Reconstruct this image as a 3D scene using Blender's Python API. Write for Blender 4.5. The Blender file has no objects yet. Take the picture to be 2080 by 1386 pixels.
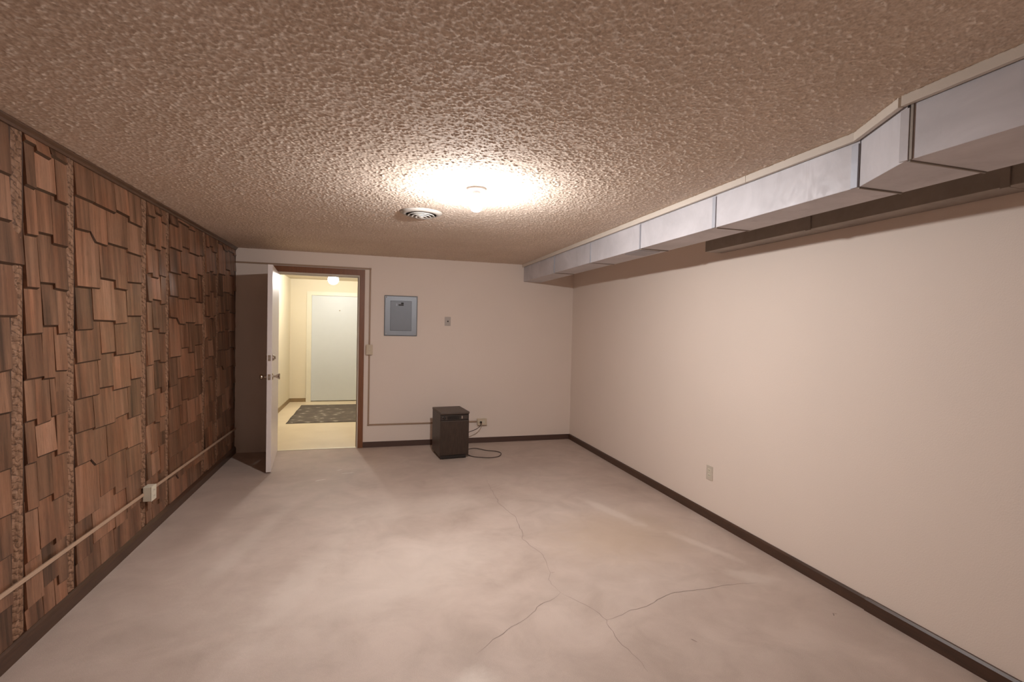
import bpy, bmesh, math, random
from mathutils import Vector, Matrix
random.seed(7)
scene = bpy.context.scene
col = scene.collection

# ------------------------------------------------------------------ camera
XL, XR, YB, H = -1.439, 2.563, 6.081, 2.275        # left wall, right wall, back wall, ceiling
YF = -0.75                                          # wall behind the photographer
CAM_H, F_PX, YAW, PITCH, ROLL = 1.459, 1003.9, 0.27843, -0.02638, 0.022615
cam = bpy.data.cameras.new('camera')
cam.sensor_width = 36.0
cam.lens = F_PX * 36.0 / 2080.0
cam.clip_start = 0.02
cam_ob = bpy.data.objects.new('camera', cam)
col.objects.link(cam_ob)
fwd = Vector((math.sin(YAW) * math.cos(PITCH), math.cos(YAW) * math.cos(PITCH), math.sin(PITCH)))
rgt = Vector((math.cos(YAW), -math.sin(YAW), 0))
upv = rgt.cross(fwd)
r2 = math.cos(ROLL) * rgt + math.sin(ROLL) * upv
u2 = -math.sin(ROLL) * rgt + math.cos(ROLL) * upv
m = Matrix.Identity(4)
for i in range(3):
    m[i][0], m[i][1], m[i][2] = r2[i], u2[i], -fwd[i]
m[2][3] = CAM_H
cam_ob.matrix_world = m
scene.camera = cam_ob

# ------------------------------------------------------------------ world, exposure, lamp strengths
w = bpy.data.worlds.new('world')
scene.world = w
w.use_nodes = True
w.node_tree.nodes['Background'].inputs[0].default_value = (0.02, 0.017, 0.015, 1)
w.node_tree.nodes['Background'].inputs[1].default_value = 0.0
scene.view_settings.view_transform = 'Standard'
scene.view_settings.look = 'None'
scene.view_settings.gamma = 1.0
scene.view_settings.use_curve_mapping = False
scene.view_settings.exposure = 0.0
ROOM_BULB = ((1.0, 0.99, 0.985), 3450.0)             # bare bulb in the room
HALL_BULB = ((1.0, 0.97, 0.92), 270.0)              # globe lamp in the hall

# ------------------------------------------------------------------ helpers
class N:
    """tiny node builder"""
    def __init__(self, name):
        self.m = bpy.data.materials.new(name)
        self.m.use_nodes = True
        self.t = self.m.node_tree
        self.b = self.t.nodes['Principled BSDF']
        self.out = self.t.nodes['Material Output']
        self._tc = None
    def n(self, typ, ins=None, **kw):
        nd = self.t.nodes.new(typ)
        for k, v in kw.items():
            setattr(nd, k, v)
        for k, v in (ins or {}).items():
            self.set(nd.inputs[k], v)
        return nd
    def set(self, sock, v):
        if isinstance(v, bpy.types.NodeSocket):
            self.t.links.new(v, sock)
        elif isinstance(v, (tuple, list)) and len(v) == 3 and sock.type == 'RGBA':
            sock.default_value = (*v, 1)
        else:
            sock.default_value = v
    def p(self, **kw):
        for k, v in kw.items():
            self.set(self.b.inputs[k.replace('_', ' ')], v)
        return self
    @property
    def co(self):
        if self._tc is None:
            self._tc = self.n('ShaderNodeTexCoord')
        return self._tc.outputs['Object']
    def mapping(self, scale=(1, 1, 1), loc=(0, 0, 0), rot=(0, 0, 0), src=None):
        return self.n('ShaderNodeMapping', {'Vector': src or self.co, 'Scale': scale, 'Location': loc, 'Rotation': rot}).outputs[0]
    def noise(self, scale, detail=3, rough=0.5, vec=None, dist=0.0):
        return self.n('ShaderNodeTexNoise', {'Vector': vec or self.co, 'Scale': scale, 'Detail': detail, 'Roughness': rough, 'Distortion': dist}).outputs[0]
    def ramp(self, fac, stops):
        r = self.n('ShaderNodeValToRGB', {'Fac': fac})
        els = r.color_ramp.elements
        while len(els) < len(stops):
            els.new(0.5)
        for e, (pos, c) in zip(els, stops):
            e.position = pos
            e.color = (*c, 1) if len(c) == 3 else c
        return r.outputs[0]
    def mix(self, a, b, fac, mode='MIX'):
        x = self.n('ShaderNodeMix', data_type='RGBA', blend_type=mode)
        self.set(x.inputs[0], fac); self.set(x.inputs[6], a); self.set(x.inputs[7], b)
        return x.outputs[2]
    def math(self, op, a, b=0.0, clamp=False):
        x = self.n('ShaderNodeMath', operation=op, use_clamp=clamp)
        self.set(x.inputs[0], a); self.set(x.inputs[1], b)
        return x.outputs[0]
    def bump(self, h, strength=0.5, dist=0.01, normal=None):
        d = {'Height': h, 'Strength': strength, 'Distance': dist}
        if normal is not None: d['Normal'] = normal
        o = self.n('ShaderNodeBump', d).outputs[0]
        self.set(self.b.inputs['Normal'], o)
        return o
    def spot(self, x, y, a, bb, rot=0.0, wob=0.25, soft=(0.55, 1.0)):
        """1 inside an irregular ellipse on a horizontal surface, 0 outside"""
        v = self.mapping(loc=(-x, -y, 0))
        v = self.mapping(src=v, rot=(0, 0, -rot))
        v = self.mapping(src=v, scale=(1 / a, 1 / bb, 0))
        l = self.n('ShaderNodeVectorMath', {0: v}, operation='LENGTH').outputs['Value']
        nz = self.noise(9, 4, 0.6)
        l = self.math('ADD', l, self.math('MULTIPLY', self.math('SUBTRACT', nz, 0.5), wob * 4))
        return self.n('ShaderNodeMapRange', {'Value': l, 'From Min': soft[0], 'From Max': soft[1], 'To Min': 1.0, 'To Max': 0.0}, interpolation_type='SMOOTHSTEP').outputs[0]

def plain(name, c, rough=0.6, metal=0.0, var=0.06, scale=8, bump=0.0, bscale=200, spec=0.5):
    k = N(name)
    nz = k.noise(scale, 4)
    k.p(Base_Color=k.mix(tuple(x * (1 - var) for x in c), tuple(min(1, x * (1 + var)) for x in c), nz), Roughness=rough, Metallic=metal, Specular_IOR_Level=spec)
    if bump: k.bump(k.noise(bscale, 2), bump, 0.002)
    return k.m

def add_box(bm, lo, hi):
    vs = [bm.verts.new((x, y, z)) for x in (lo[0], hi[0]) for y in (lo[1], hi[1]) for z in (lo[2], hi[2])]
    for f in ((0, 1, 3, 2), (4, 6, 7, 5), (0, 4, 5, 1), (2, 3, 7, 6), (0, 2, 6, 4), (1, 5, 7, 3)):
        bm.faces.new([vs[i] for i in f])
    return vs

def finish(name, bm, mat, parent=None, smooth=False, bevel=0.0, segs=2, auto=None):
    bmesh.ops.recalc_face_normals(bm, faces=bm.faces)
    if bevel:
        bmesh.ops.bevel(bm, geom=list(bm.edges), offset=bevel, segments=segs, affect='EDGES', profile=0.5, clamp_overlap=True)
    me = bpy.data.meshes.new(name)
    bm.to_mesh(me); bm.free()
    for pl in me.polygons: pl.use_smooth = smooth
    if mat: me.materials.append(mat)
    o = bpy.data.objects.new(name, me)
    col.objects.link(o)
    if parent: o.parent = parent
    return o

def box(name, lo, hi, mat, parent=None, bevel=0.0, segs=2):
    bm = bmesh.new(); add_box(bm, lo, hi)
    return finish(name, bm, mat, parent, bevel=bevel, segs=segs)

def boxes(name, lst, mat, parent=None, bevel=0.0):
    bm = bmesh.new()
    for lo, hi in lst: add_box(bm, lo, hi)
    return finish(name, bm, mat, parent, bevel=bevel)

def lathe(name, prof, mat, parent=None, segs=32, loc=(0, 0, 0), axis='z', smooth=True, closed=False):
    """revolve (r, h) profile about an axis"""
    bm = bmesh.new()
    rings = []
    for r, h in prof:
        if r < 1e-6:
            rings.append([bm.verts.new((0, 0, h))])
        else:
            rings.append([bm.verts.new((r * math.cos(2 * math.pi * i / segs), r * math.sin(2 * math.pi * i / segs), h)) for i in range(segs)])
    pairs = list(zip(rings, rings[1:]))
    if closed: pairs.append((rings[-1], rings[0]))
    for a, b in pairs:
        for i in range(segs):
            j = (i + 1) % segs
            if len(a) == 1 and len(b) == 1: continue
            if len(a) == 1: bm.faces.new((a[0], b[j], b[i]))
            elif len(b) == 1: bm.faces.new((a[i], a[j], b[0]))
            else: bm.faces.new((a[i], a[j], b[j], b[i]))
    M = {'z': Matrix.Identity(4), 'x': Matrix.Rotation(math.pi / 2, 4, 'Y'), '-x': Matrix.Rotation(-math.pi / 2, 4, 'Y'),
         'y': Matrix.Rotation(-math.pi / 2, 4, 'X'), '-y': Matrix.Rotation(math.pi / 2, 4, 'X')}[axis]
    bmesh.ops.transform(bm, matrix=Matrix.Translation(loc) @ M, verts=bm.verts)
    return finish(name, bm, mat, parent, smooth=smooth)

def catmull(pts, n=10):
    P = [Vector(p) for p in pts]
    P = [P[0] * 2 - P[1]] + P + [P[-1] * 2 - P[-2]]
    out = []
    for i in range(1, len(P) - 2):
        a, b, c, d = P[i - 1:i + 3]
        for k in range(n):
            t = k / n
            out.append(0.5 * (2 * b + (c - a) * t + (2 * a - 5 * b + 4 * c - d) * t * t + (3 * b - a - 3 * c + d) * t ** 3))
    out.append(P[-2])
    return out

def tube(name, pts, r, mat, parent=None, n=10, segs=8, smooth_path=True):
    path = catmull(pts, n) if smooth_path else [Vector(p) for p in pts]
    bm = bmesh.new(); rings = []
    ref = Vector((0.31, 0.17, 0.93)).normalized()
    for i, p in enumerate(path):
        t = (path[min(i + 1, len(path) - 1)] - path[max(i - 1, 0)]).normalized()
        a = t.cross(ref)
        if a.length < 1e-3: a = t.cross(Vector((1, 0, 0)))
        a.normalize(); b = t.cross(a)
        rings.append([bm.verts.new(p + r * (math.cos(2 * math.pi * k / segs) * a + math.sin(2 * math.pi * k / segs) * b)) for k in range(segs)])
    for u, v in zip(rings, rings[1:]):
        for k in range(segs):
            bm.faces.new((u[k], u[(k + 1) % segs], v[(k + 1) % segs], v[k]))
    bm.faces.new(rings[0]); bm.faces.new(rings[-1][::-1])
    return finish(name, bm, mat, parent, smooth=True)

def prism(name, prof, axis, a, b, mat, parent=None, bevel=0.0):
    """extrude a closed 2-D profile along x or y; profile is (other horizontal, z)"""
    bm = bmesh.new()
    mk = (lambda s, q: (s, q[0], q[1])) if axis == 'x' else (lambda s, q: (q[0], s, q[1]))
    A = [bm.verts.new(mk(a, q)) for q in prof]; B = [bm.verts.new(mk(b, q)) for q in prof]
    n = len(prof)
    for i in range(n):
        bm.faces.new((A[i], A[(i + 1) % n], B[(i + 1) % n], B[i]))
    bm.faces.new(A); bm.faces.new(B[::-1])
    return finish(name, bm, mat, parent, bevel=bevel)

def struct(o, label, cat):
    o['kind'] = 'structure'; o['label'] = label; o['category'] = cat
    return o
def tag(o, label, cat, group=None):
    o['label'] = label; o['category'] = cat
    if group: o['group'] = group
    return o
def thing(name, label, cat, loc=(0, 0, 0), rotz=0.0, group=None):
    o = bpy.data.objects.new(name, None); col.objects.link(o)
    o.location = loc; o.rotation_euler = (0, 0, rotz); o.empty_display_size = 0.1
    return tag(o, label, cat, group)

# ------------------------------------------------------------------ materials
def wall_paint(name, c, bump=0.35):
    k = N(name)
    big = k.noise(1.3, 3)
    k.p(Base_Color=k.mix(tuple(x * 0.96 for x in c), tuple(min(1, x * 1.03) for x in c), big), Roughness=0.62, Specular_IOR_Level=0.3)
    k.bump(k.noise(170, 2, 0.6), bump, 0.0016)
    return k.m
M_WALL = wall_paint('cream_wall_paint', (0.81, 0.69, 0.605))
M_HALLWALL = wall_paint('yellow_cream_hall_paint', (0.72, 0.645, 0.485), 0.2)

def ceiling_mat():
    k = N('popcorn_ceiling')
    v = k.n('ShaderNodeTexVoronoi', {'Vector': k.co, 'Scale': 140.0, 'Randomness': 1.0}, feature='SMOOTH_F1')
    v.inputs['Smoothness'].default_value = 0.4
    blob = k.math('SUBTRACT', 0.75, v.outputs['Distance'])
    hgt = k.math('ADD', k.math('MULTIPLY', blob, 0.8), k.noise(95, 3, 0.65))
    c = k.ramp(k.noise(2.2, 4), [(0.3, (0.74, 0.605, 0.495)), (0.7, (0.80, 0.665, 0.56))])
    fine = k.ramp(k.noise(130, 2), [(0.35, (0.80, 0.78, 0.76)), (0.62, (1, 1, 1))])
    k.p(Base_Color=k.mix(c, fine, 1.0, 'MULTIPLY'), Roughness=0.9, Specular_IOR_Level=0.15)
    k.bump(hgt, 0.12, 0.002)
    return k.m
M_CEIL = ceiling_mat()

def floor_mat():
    k = N('worn_painted_concrete')
    a = k.noise(0.9, 5, 0.6, dist=0.4)
    b = k.noise(3.5, 5, 0.62, dist=0.6)
    base = k.ramp(a, [(0.28, (0.47, 0.37, 0.315)), (0.5, (0.54, 0.435, 0.375)), (0.72, (0.60, 0.495, 0.435))])
    base = k.mix(base, k.ramp(b, [(0.3, (0.80, 0.78, 0.76)), (0.65, (1.06, 1.05, 1.05))]), 0.75, 'MULTIPLY')
    # broad darker bands and bleached patches in the slab colour
    tan = k.spot(1.75, 3.15, 0.62, 0.5, 0.3, 0.2, (0.2, 1.25))
    base = k.mix(base, (0.53, 0.395, 0.285), k.math('MULTIPLY', tan, 0.5))
    pale = (0.71, 0.61, 0.54)
    for (x, y, aa, bb, rot, amt) in ((1.88, 3.55, 0.45, 0.07, -1.25, 0.55), (2.20, 2.85, 0.32, 0.05, -1.2, 0.5), (2.22, 2.4, 0.18, 0.10, -0.6, 0.5),
                                     (0.42, 1.93, 0.14, 0.10, 0.8, 0.75), (0.10, 2.9, 1.1, 0.5, 0.5, 0.30), (0.4, 4.0, 0.8, 0.3, 0.2, 0.25),
                                     (-0.75, 3.6, 0.9, 0.09, 1.35, 0.30), (-0.35, 3.0, 0.9, 0.12, 1.25, 0.25)):
        base = k.mix(base, pale, k.math('MULTIPLY', k.spot(x, y, aa, bb, rot, 0.3, (0.25, 1.15)), amt))
    dark = (0.43, 0.335, 0.285)
    for (x, y, aa, bb, rot, amt) in ((-1.12, 4.2, 1.1, 0.16, 1.45, 0.45), (1.3, 4.9, 0.9, 0.25, 0.1, 0.35), (1.65, 2.2, 0.4, 0.2, 0.4, 0.35), (2.3, 1.8, 0.6, 0.1, -1.45, 0.3), (1.2, 2.6, 0.2, 0.12, 0.2, 0.3)):
        base = k.mix(base, dark, k.math('MULTIPLY', k.spot(x, y, aa, bb, rot, 0.3, (0.25, 1.15)), amt))
    sp = k.ramp(k.noise(420, 1), [(0.36, (0.80, 0.79, 0.78)), (0.62, (1, 1, 1))])
    k.p(Base_Color=k.mix(base, sp, 0.8, 'MULTIPLY'), Roughness=k.math('ADD', k.math('MULTIPLY', b, 0.25), 0.5), Specular_IOR_Level=0.35)
    k.bump(k.noise(60, 5, 0.65), 0.25, 0.003)
    return k.m
M_FLOOR = floor_mat()

def wood_shingle():
    k = N('embossed_cedar_shake')
    at = k.n('ShaderNodeAttribute', attribute_name='tone').outputs['Fac']
    seed = k.n('ShaderNodeAttribute', attribute_name='seed').outputs['Fac']
    off = k.n('ShaderNodeCombineXYZ', {0: seed, 1: k.math('MULTIPLY', seed, 3.1), 2: k.math('MULTIPLY', seed, 1.7)}).outputs[0]
    pos = k.n('ShaderNodeVectorMath', {0: k.co, 1: off}, operation='ADD').outputs[0]
    g = k.noise(1.0, 4, 0.6, vec=k.mapping((26, 55, 2.2), src=pos))
    g2 = k.noise(1.0, 3, 0.7, vec=k.mapping((60, 190, 14), src=pos))
    band = k.noise(1.0, 2, 0.5, vec=k.mapping((5, 18, 1.2), src=pos))
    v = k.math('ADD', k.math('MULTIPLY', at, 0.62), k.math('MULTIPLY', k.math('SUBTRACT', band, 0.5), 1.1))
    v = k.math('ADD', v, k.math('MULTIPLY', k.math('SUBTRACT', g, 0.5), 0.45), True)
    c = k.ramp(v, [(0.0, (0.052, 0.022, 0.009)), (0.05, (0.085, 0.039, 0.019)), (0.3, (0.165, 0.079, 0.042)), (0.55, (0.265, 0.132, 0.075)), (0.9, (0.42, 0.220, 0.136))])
    red = k.ramp(k.noise(1.0, 2, vec=k.mapping((3, 6, 3), src=pos)), [(0.42, (1, 1, 1)), (0.75, (1.12, 0.86, 0.70))])
    c = k.mix(c, red, 0.8, 'MULTIPLY')
    dk = k.ramp(g2, [(0.30, (0.62, 0.58, 0.55)), (0.5, (1, 1, 1))])
    c = k.mix(c, dk, 0.95, 'MULTIPLY')
    k.p(Base_Color=c, Roughness=0.5, Specular_IOR_Level=0.4, Coat_Weight=0.35, Coat_Roughness=0.22)
    k.bump(g2, 0.35, 0.002)
    return k.m
M_SHAKE = wood_shingle()
def bark_mat():
    k = N('rough_sawn_strip')
    wv = k.n('ShaderNodeTexWave', {'Vector': k.mapping((1, 1.0, 2.1)), 'Scale': 9.0, 'Distortion': 7.0, 'Detail': 3.0, 'Detail Scale': 2.5}, bands_direction='DIAGONAL').outputs[1]
    g = k.noise(1, 4, vec=k.mapping((40, 60, 25)))
    c = k.ramp(g, [(0.3, (0.15, 0.078, 0.044)), (0.55, (0.27, 0.152, 0.094)), (0.8, (0.38, 0.225, 0.15))])
    c = k.mix(c, k.ramp(wv, [(0.02, (0.38, 0.33, 0.30)), (0.16, (1, 1, 1))]), 0.85, 'MULTIPLY')
    k.p(Base_Color=c, Roughness=0.6, Specular_IOR_Level=0.2)
    k.bump(k.math('ADD', wv, g), 0.5, 0.004)
    return k.m
M_BARK = bark_mat()
M_BACKING = plain('dark_panel_backing', (0.055, 0.026, 0.014), 0.7)

def wood(name, c, dark=0.6, axis=(3, 3, 3), rough=0.45, coat=0.2):
    k = N(name)
    g = k.noise(6, 4, 0.6, vec=k.mapping(axis), dist=0.5)
    k.p(Base_Color=k.ramp(g, [(0.3, tuple(x * dark for x in c)), (0.7, c)]), Roughness=rough, Coat_Weight=coat, Coat_Roughness=0.3)
    k.bump(g, 0.15, 0.002)
    return k.m
M_BASE = wood('dark_baseboard_wood', (0.075, 0.032, 0.016), 0.6, (8, 1, 12))
M_COVE = plain('brown_vinyl_cove_base', (0.085, 0.045, 0.034), 0.5, bump=0.1)
M_CROWN = wood('dark_crown_wood', (0.10, 0.045, 0.022), 0.6, (8, 1, 12))
M_CASING = wood('reddish_brown_casing', (0.235, 0.085, 0.032), 0.75, (10, 10, 1.2))
M_JAMB = plain('cream_jamb_paint', (0.62, 0.55, 0.45), 0.45)
M_DOOR = plain('grey_white_door_paint', (0.77, 0.69, 0.66), 0.38, var=0.04, bump=0.05, bscale=60)
M_HALLDOOR = plain('pale_blue_grey_door_paint', (0.60, 0.63, 0.635), 0.45, var=0.03, bump=0.05)
M_HALLTRIM = plain('cream_hall_trim', (0.72, 0.68, 0.54), 0.45)
M_HALLBASE = plain('tan_hall_base', (0.26, 0.175, 0.085), 0.5)
M_BRASS = plain('aged_brass', (0.60, 0.53, 0.44), 0.25, 1.0)
M_STEEL = plain('satin_steel', (0.62, 0.58, 0.54), 0.3, 1.0)
M_TRIMBOARD = plain('cream_trim_board', (0.64, 0.56, 0.48), 0.5, bump=0.1, bscale=80)
M_RACE = plain('tan_raceway', (0.36, 0.235, 0.155), 0.5, var=0.05)
M_RACE_L = plain('pale_tan_raceway', (0.46, 0.31, 0.215), 0.5, var=0.05)
M_IVORY = plain('ivory_plastic', (0.60, 0.49, 0.36), 0.4, var=0.03)
M_IVORY2 = plain('pale_ivory_plastic', (0.66, 0.60, 0.48), 0.4, var=0.03)
M_GREYPLATE = plain('grey_cover_plate', (0.40, 0.34, 0.30), 0.4, 0.2)
M_DARK = plain('dark_slot', (0.02, 0.016, 0.014), 0.6)
M_WHITE = plain('white_porcelain', (0.80, 0.78, 0.75), 0.3, var=0.02)
M_VENT = plain('white_enamel_vent', (0.50, 0.45, 0.40), 0.4, var=0.03)
M_CORD = plain('dark_brown_cord', (0.055, 0.03, 0.022), 0.5)
M_CRACK = plain('dark_crack', (0.20, 0.15, 0.125), 0.9)  # flat dark colour of the floor cracks and chips
M_PALEMARK = plain('pale_floor_mark', (0.72, 0.67, 0.61), 0.8)
M_METALSTRIP = plain('threshold_metal', (0.75, 0.70, 0.58), 0.3, 0.9)

def galv(name, c=(0.60, 0.57, 0.59), metal=0.15, rough=0.52):
    k = N(name)
    a = k.noise(3.0, 5, 0.65, dist=0.5)
    s = k.n('ShaderNodeTexVoronoi', {'Vector': k.co, 'Scale': 45.0}).outputs['Color']
    s = k.n('ShaderNodeSeparateColor', {0: s}).outputs[0]
    streak = k.noise(1, 4, 0.7, vec=k.mapping((6, 6, 1.2)))
    cc = k.ramp(a, [(0.25, tuple(x * 0.80 for x in c)), (0.6, c), (0.8, tuple(min(1, x * 1.12) for x in c))])
    cc = k.mix(cc, k.ramp(streak, [(0.26, (0.66, 0.64, 0.63)), (0.42, (1, 1, 1))]), 0.6, 'MULTIPLY')
    k.p(Base_Color=cc, Metallic=metal, Roughness=k.math('ADD', k.math('MULTIPLY', s, 0.10), rough))
    k.bump(k.noise(5, 3), 0.12, 0.004)
    return k.m
M_GALV = galv('galvanised_sheet')
M_CLEAT = galv('galvanised_cleat', (0.42, 0.42, 0.46), 0.4, 0.45)
M_GALV2 = galv('shade_toned_sheet_metal', (0.34, 0.29, 0.25), 0.4, 0.55)  # darker galvanised sheet: the wall duct's shade is put into its colour
M_CABINET = plain('blue_grey_enamel', (0.235, 0.245, 0.265), 0.42, 0.35, var=0.08, scale=5)
M_CABDOOR = plain('darker_blue_grey_enamel', (0.16, 0.165, 0.18), 0.45, 0.35, var=0.08, scale=5)
M_DEHUM = wood('dark_woodgrain_laminate', (0.050, 0.028, 0.018), 0.55, (12, 12, 2), 0.45, 0.1)
M_DEHUM_TOP = plain('dark_brown_top', (0.085, 0.058, 0.045), 0.5)
M_DEHUM_BLK = plain('black_plastic', (0.018, 0.013, 0.011), 0.5)
M_DEHUM_CTL = plain('control_strip', (0.040, 0.028, 0.024), 0.35)

def emit(name, c, s):
    k = N(name)
    e = k.n('ShaderNodeEmission', {'Color': c, 'Strength': s})
    k.t.links.new(e.outputs[0], k.out.inputs[0])
    return k.m
M_BULB = emit('lit_bulb_glass', *ROOM_BULB)
M_BULBTOP = emit('glowing_bulb_neck', ROOM_BULB[0], 40.0)
M_HALLBULB = emit('lit_globe_glass', *HALL_BULB)

def vinyl():
    k = N('cream_hall_vinyl')
    a = k.noise(2, 4)
    k.p(Base_Color=k.ramp(a, [(0.3, (0.68, 0.57, 0.40)), (0.7, (0.77, 0.66, 0.48))]), Roughness=0.4)
    k.bump(k.noise(40, 3), 0.1, 0.002)
    return k.m
M_VINYL = vinyl()
def rug_mat():
    k = N('grey_patterned_rug')
    v = k.n('ShaderNodeTexVoronoi', {'Vector': k.mapping((1, 1, 1)), 'Scale': 6.5}).outputs['Distance']
    n = k.noise(26, 4, 0.7)
    f = k.math('ADD', v, k.math('MULTIPLY', k.math('SUBTRACT', n, 0.5), 0.9))
    c = k.ramp(f, [(0.08, (0.40, 0.37, 0.32)), (0.26, (0.15, 0.125, 0.10)), (0.6, (0.105, 0.085, 0.07))])
    ln = k.noise(1, 2, vec=k.mapping((3, 90, 1)))
    k.p(Base_Color=k.mix(c, k.ramp(ln, [(0.4, (0.75, 0.75, 0.75)), (0.6, (1.15, 1.15, 1.15))]), 0.8, 'MULTIPLY'), Roughness=0.95)
    k.bump(k.noise(200, 2), 0.6, 0.004)
    return k.m
M_RUG = rug_mat()

# ------------------------------------------------------------------ room shell
WT = 0.12
OP_L, OP_R, OP_T = -1.045, -0.147, 2.018      # clear door opening
JW = 0.02
floor = struct(box('floor', (XL - 0.15, YF - 0.1, -0.1), (XR + 0.1, YB + 0.02, 0), M_FLOOR), 'worn painted concrete floor with cracks and pale stains', 'floor')
ceil = struct(box('ceiling', (XL - 0.15, YF - 0.1, H), (XR + 0.1, YB + WT, H + 0.08), M_CEIL), 'brownish popcorn textured ceiling with a bare bulb', 'ceiling')
def popcorn(x0, x1, y0, y1, step, amp, clear):
    import numpy as np
    rng = np.random.default_rng(11)
    nx, ny = int((x1 - x0) / step) + 1, int((y1 - y0) / step) + 1
    u = rng.random((nx, ny))
    p = np.pad(u, 1, mode='edge')
    sm = 0.60 * p[1:-1, 1:-1] + 0.07 * (p[:-2, 1:-1] + p[2:, 1:-1] + p[1:-1, :-2] + p[1:-1, 2:]) + 0.03 * (p[:-2, :-2] + p[2:, 2:] + p[:-2, 2:] + p[2:, :-2])
    h = amp * np.clip((sm - 0.46) / 0.36, 0, 1) ** 1.5
    X, Y = np.meshgrid(np.linspace(x0, x1, nx), np.linspace(y0, y1, ny), indexing='ij')
    X = X + (rng.random((nx, ny)) - 0.5) * step * 0.6
    Y = Y + (rng.random((nx, ny)) - 0.5) * step * 0.6
    for cxx, cyy, rr_ in clear:
        h = np.where((X - cxx) ** 2 + (Y - cyy) ** 2 < rr_ * rr_, 0.0, h)
    h[0, :] = h[-1, :] = 0; h[:, 0] = h[:, -1] = 0
    co = np.stack([X, Y, H - 0.0004 - h], -1).reshape(-1, 3).astype(np.float32)
    idx = np.arange(nx * ny, dtype=np.int32).reshape(nx, ny)
    q = np.stack([idx[:-1, :-1], idx[:-1, 1:], idx[1:, 1:], idx[1:, :-1]], -1).reshape(-1, 4)
    me = bpy.data.meshes.new('popcorn_grains')
    me.vertices.add(len(co)); me.vertices.foreach_set('co', co.ravel())
    me.loops.add(q.size); me.loops.foreach_set('vertex_index', q.ravel())
    me.polygons.add(len(q)); me.polygons.foreach_set('loop_start', np.arange(0, q.size, 4, dtype=np.int32))
    me.polygons.foreach_set('use_smooth', np.ones(len(q), dtype=bool))
    me.update(calc_edges=True); me.validate()
    me.materials.append(M_CEIL)
    o = bpy.data.objects.new('popcorn_grains', me); col.objects.link(o); o.parent = ceil; o['kind'] = 'stuff'
    return o
popcorn(XL + 0.021, 1.852, 0.2, YB - 0.002, 0.0052, 0.0039, [(0.586, 2.881, 0.062), (0.335, 3.625, 0.156)])
wall_right = struct(box('wall_right', (XR, YF, 0), (XR + 0.1, YB + WT, H), M_WALL), 'plain cream painted wall below the metal ducts', 'wall')
wall_front = struct(box('wall_front', (XL, YF - 0.1, 0), (XR, YF, H), M_WALL), 'plain cream wall facing the open doorway', 'wall')
wall_back = struct(boxes('wall_back', [((XL, YB, 0), (OP_L - JW, YB + WT, H)), ((OP_R + JW, YB, 0), (XR, YB + WT, H)),
                                       ((OP_L - JW, YB, OP_T + JW), (OP_R + JW, YB + WT, H))], M_WALL),
                   'cream end wall with the doorway and electrical panel', 'wall')
wall_left = struct(box('wall_left', (XL - 0.12, YF, 0), (XL - 0.008, YB + WT, H), M_BACKING), 'wall clad in brown wooden shake panelling', 'wall')

# ---- shake panelling: one printed 1.215 m square repeat, hung panel after panel
PER = 1.215
# (start, end) along the panel, height of the butt edge, tone
PAT = [
 (0.079, 0.145, 2.030, .42), (0.145, 0.291, 2.041, 1.0), (0.291, 0.386, 2.017, .60),
 (0.080, 0.158, 1.821, .72), (0.158, 0.266, 1.844, .55), (0.266, 0.388, 1.809, .42),
 (0.076, 0.165, 1.594, .75), (0.165, 0.279, 1.618, .55), (0.279, 0.388, 1.599, .50),
 (0.075, 0.192, 1.387, .76), (0.192, 0.305, 1.426, .30), (0.305, 0.385, 1.383, .50),
 (0.075, 0.197, 1.195, .40), (0.197, 0.284, 1.179, .62), (0.284, 0.380, 1.206, .82),
 (0.075, 0.147, 1.002, .85), (0.147, 0.251, 0.980, .62), (0.251, 0.380, 1.000, .36),
 (0.461, 0.588, 1.921, .48), (0.588, 0.766, 1.876, .62), (0.766, 1.006, 1.889, .66), (1.006, 1.203, 1.872, .78),
 (0.461, 0.687, 1.623, .88), (0.687, 0.854, 1.684, .62), (0.854, 1.001, 1.640, .55), (1.001, 1.206, 1.695, .52),
 (0.461, 0.616, 1.406, .30), (0.616, 0.855, 1.450, .98), (0.855, 1.002, 1.436, .70), (1.002, 1.206, 1.482, .52),
 (0.461, 0.698, 1.235, .50), (0.698, 0.855, 1.267, .50), (0.855, 1.103, 1.248, .52), (1.103, 1.205, 1.256, .36),
 (0.456, 0.677, 1.048, .42), (0.677, 0.836, 1.073, .55), (0.836, 1.049, 1.047, .84), (1.049, 1.203, 1.085, .76),
 (0.452, 0.628, 0.872, .38), (0.628, 0.855, 0.862, .58), (0.855, 1.021, 0.879, .78), (1.021, 1.203, 0.846, .42),
]
PANELS = [(2.56 - PER, -0.015), (2.56, 0.0), (2.56 + PER, -0.44), (2.56 + 2 * PER, 0.31)]
Z0, Z1 = 0.02, H - 0.012
allsh = []
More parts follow.
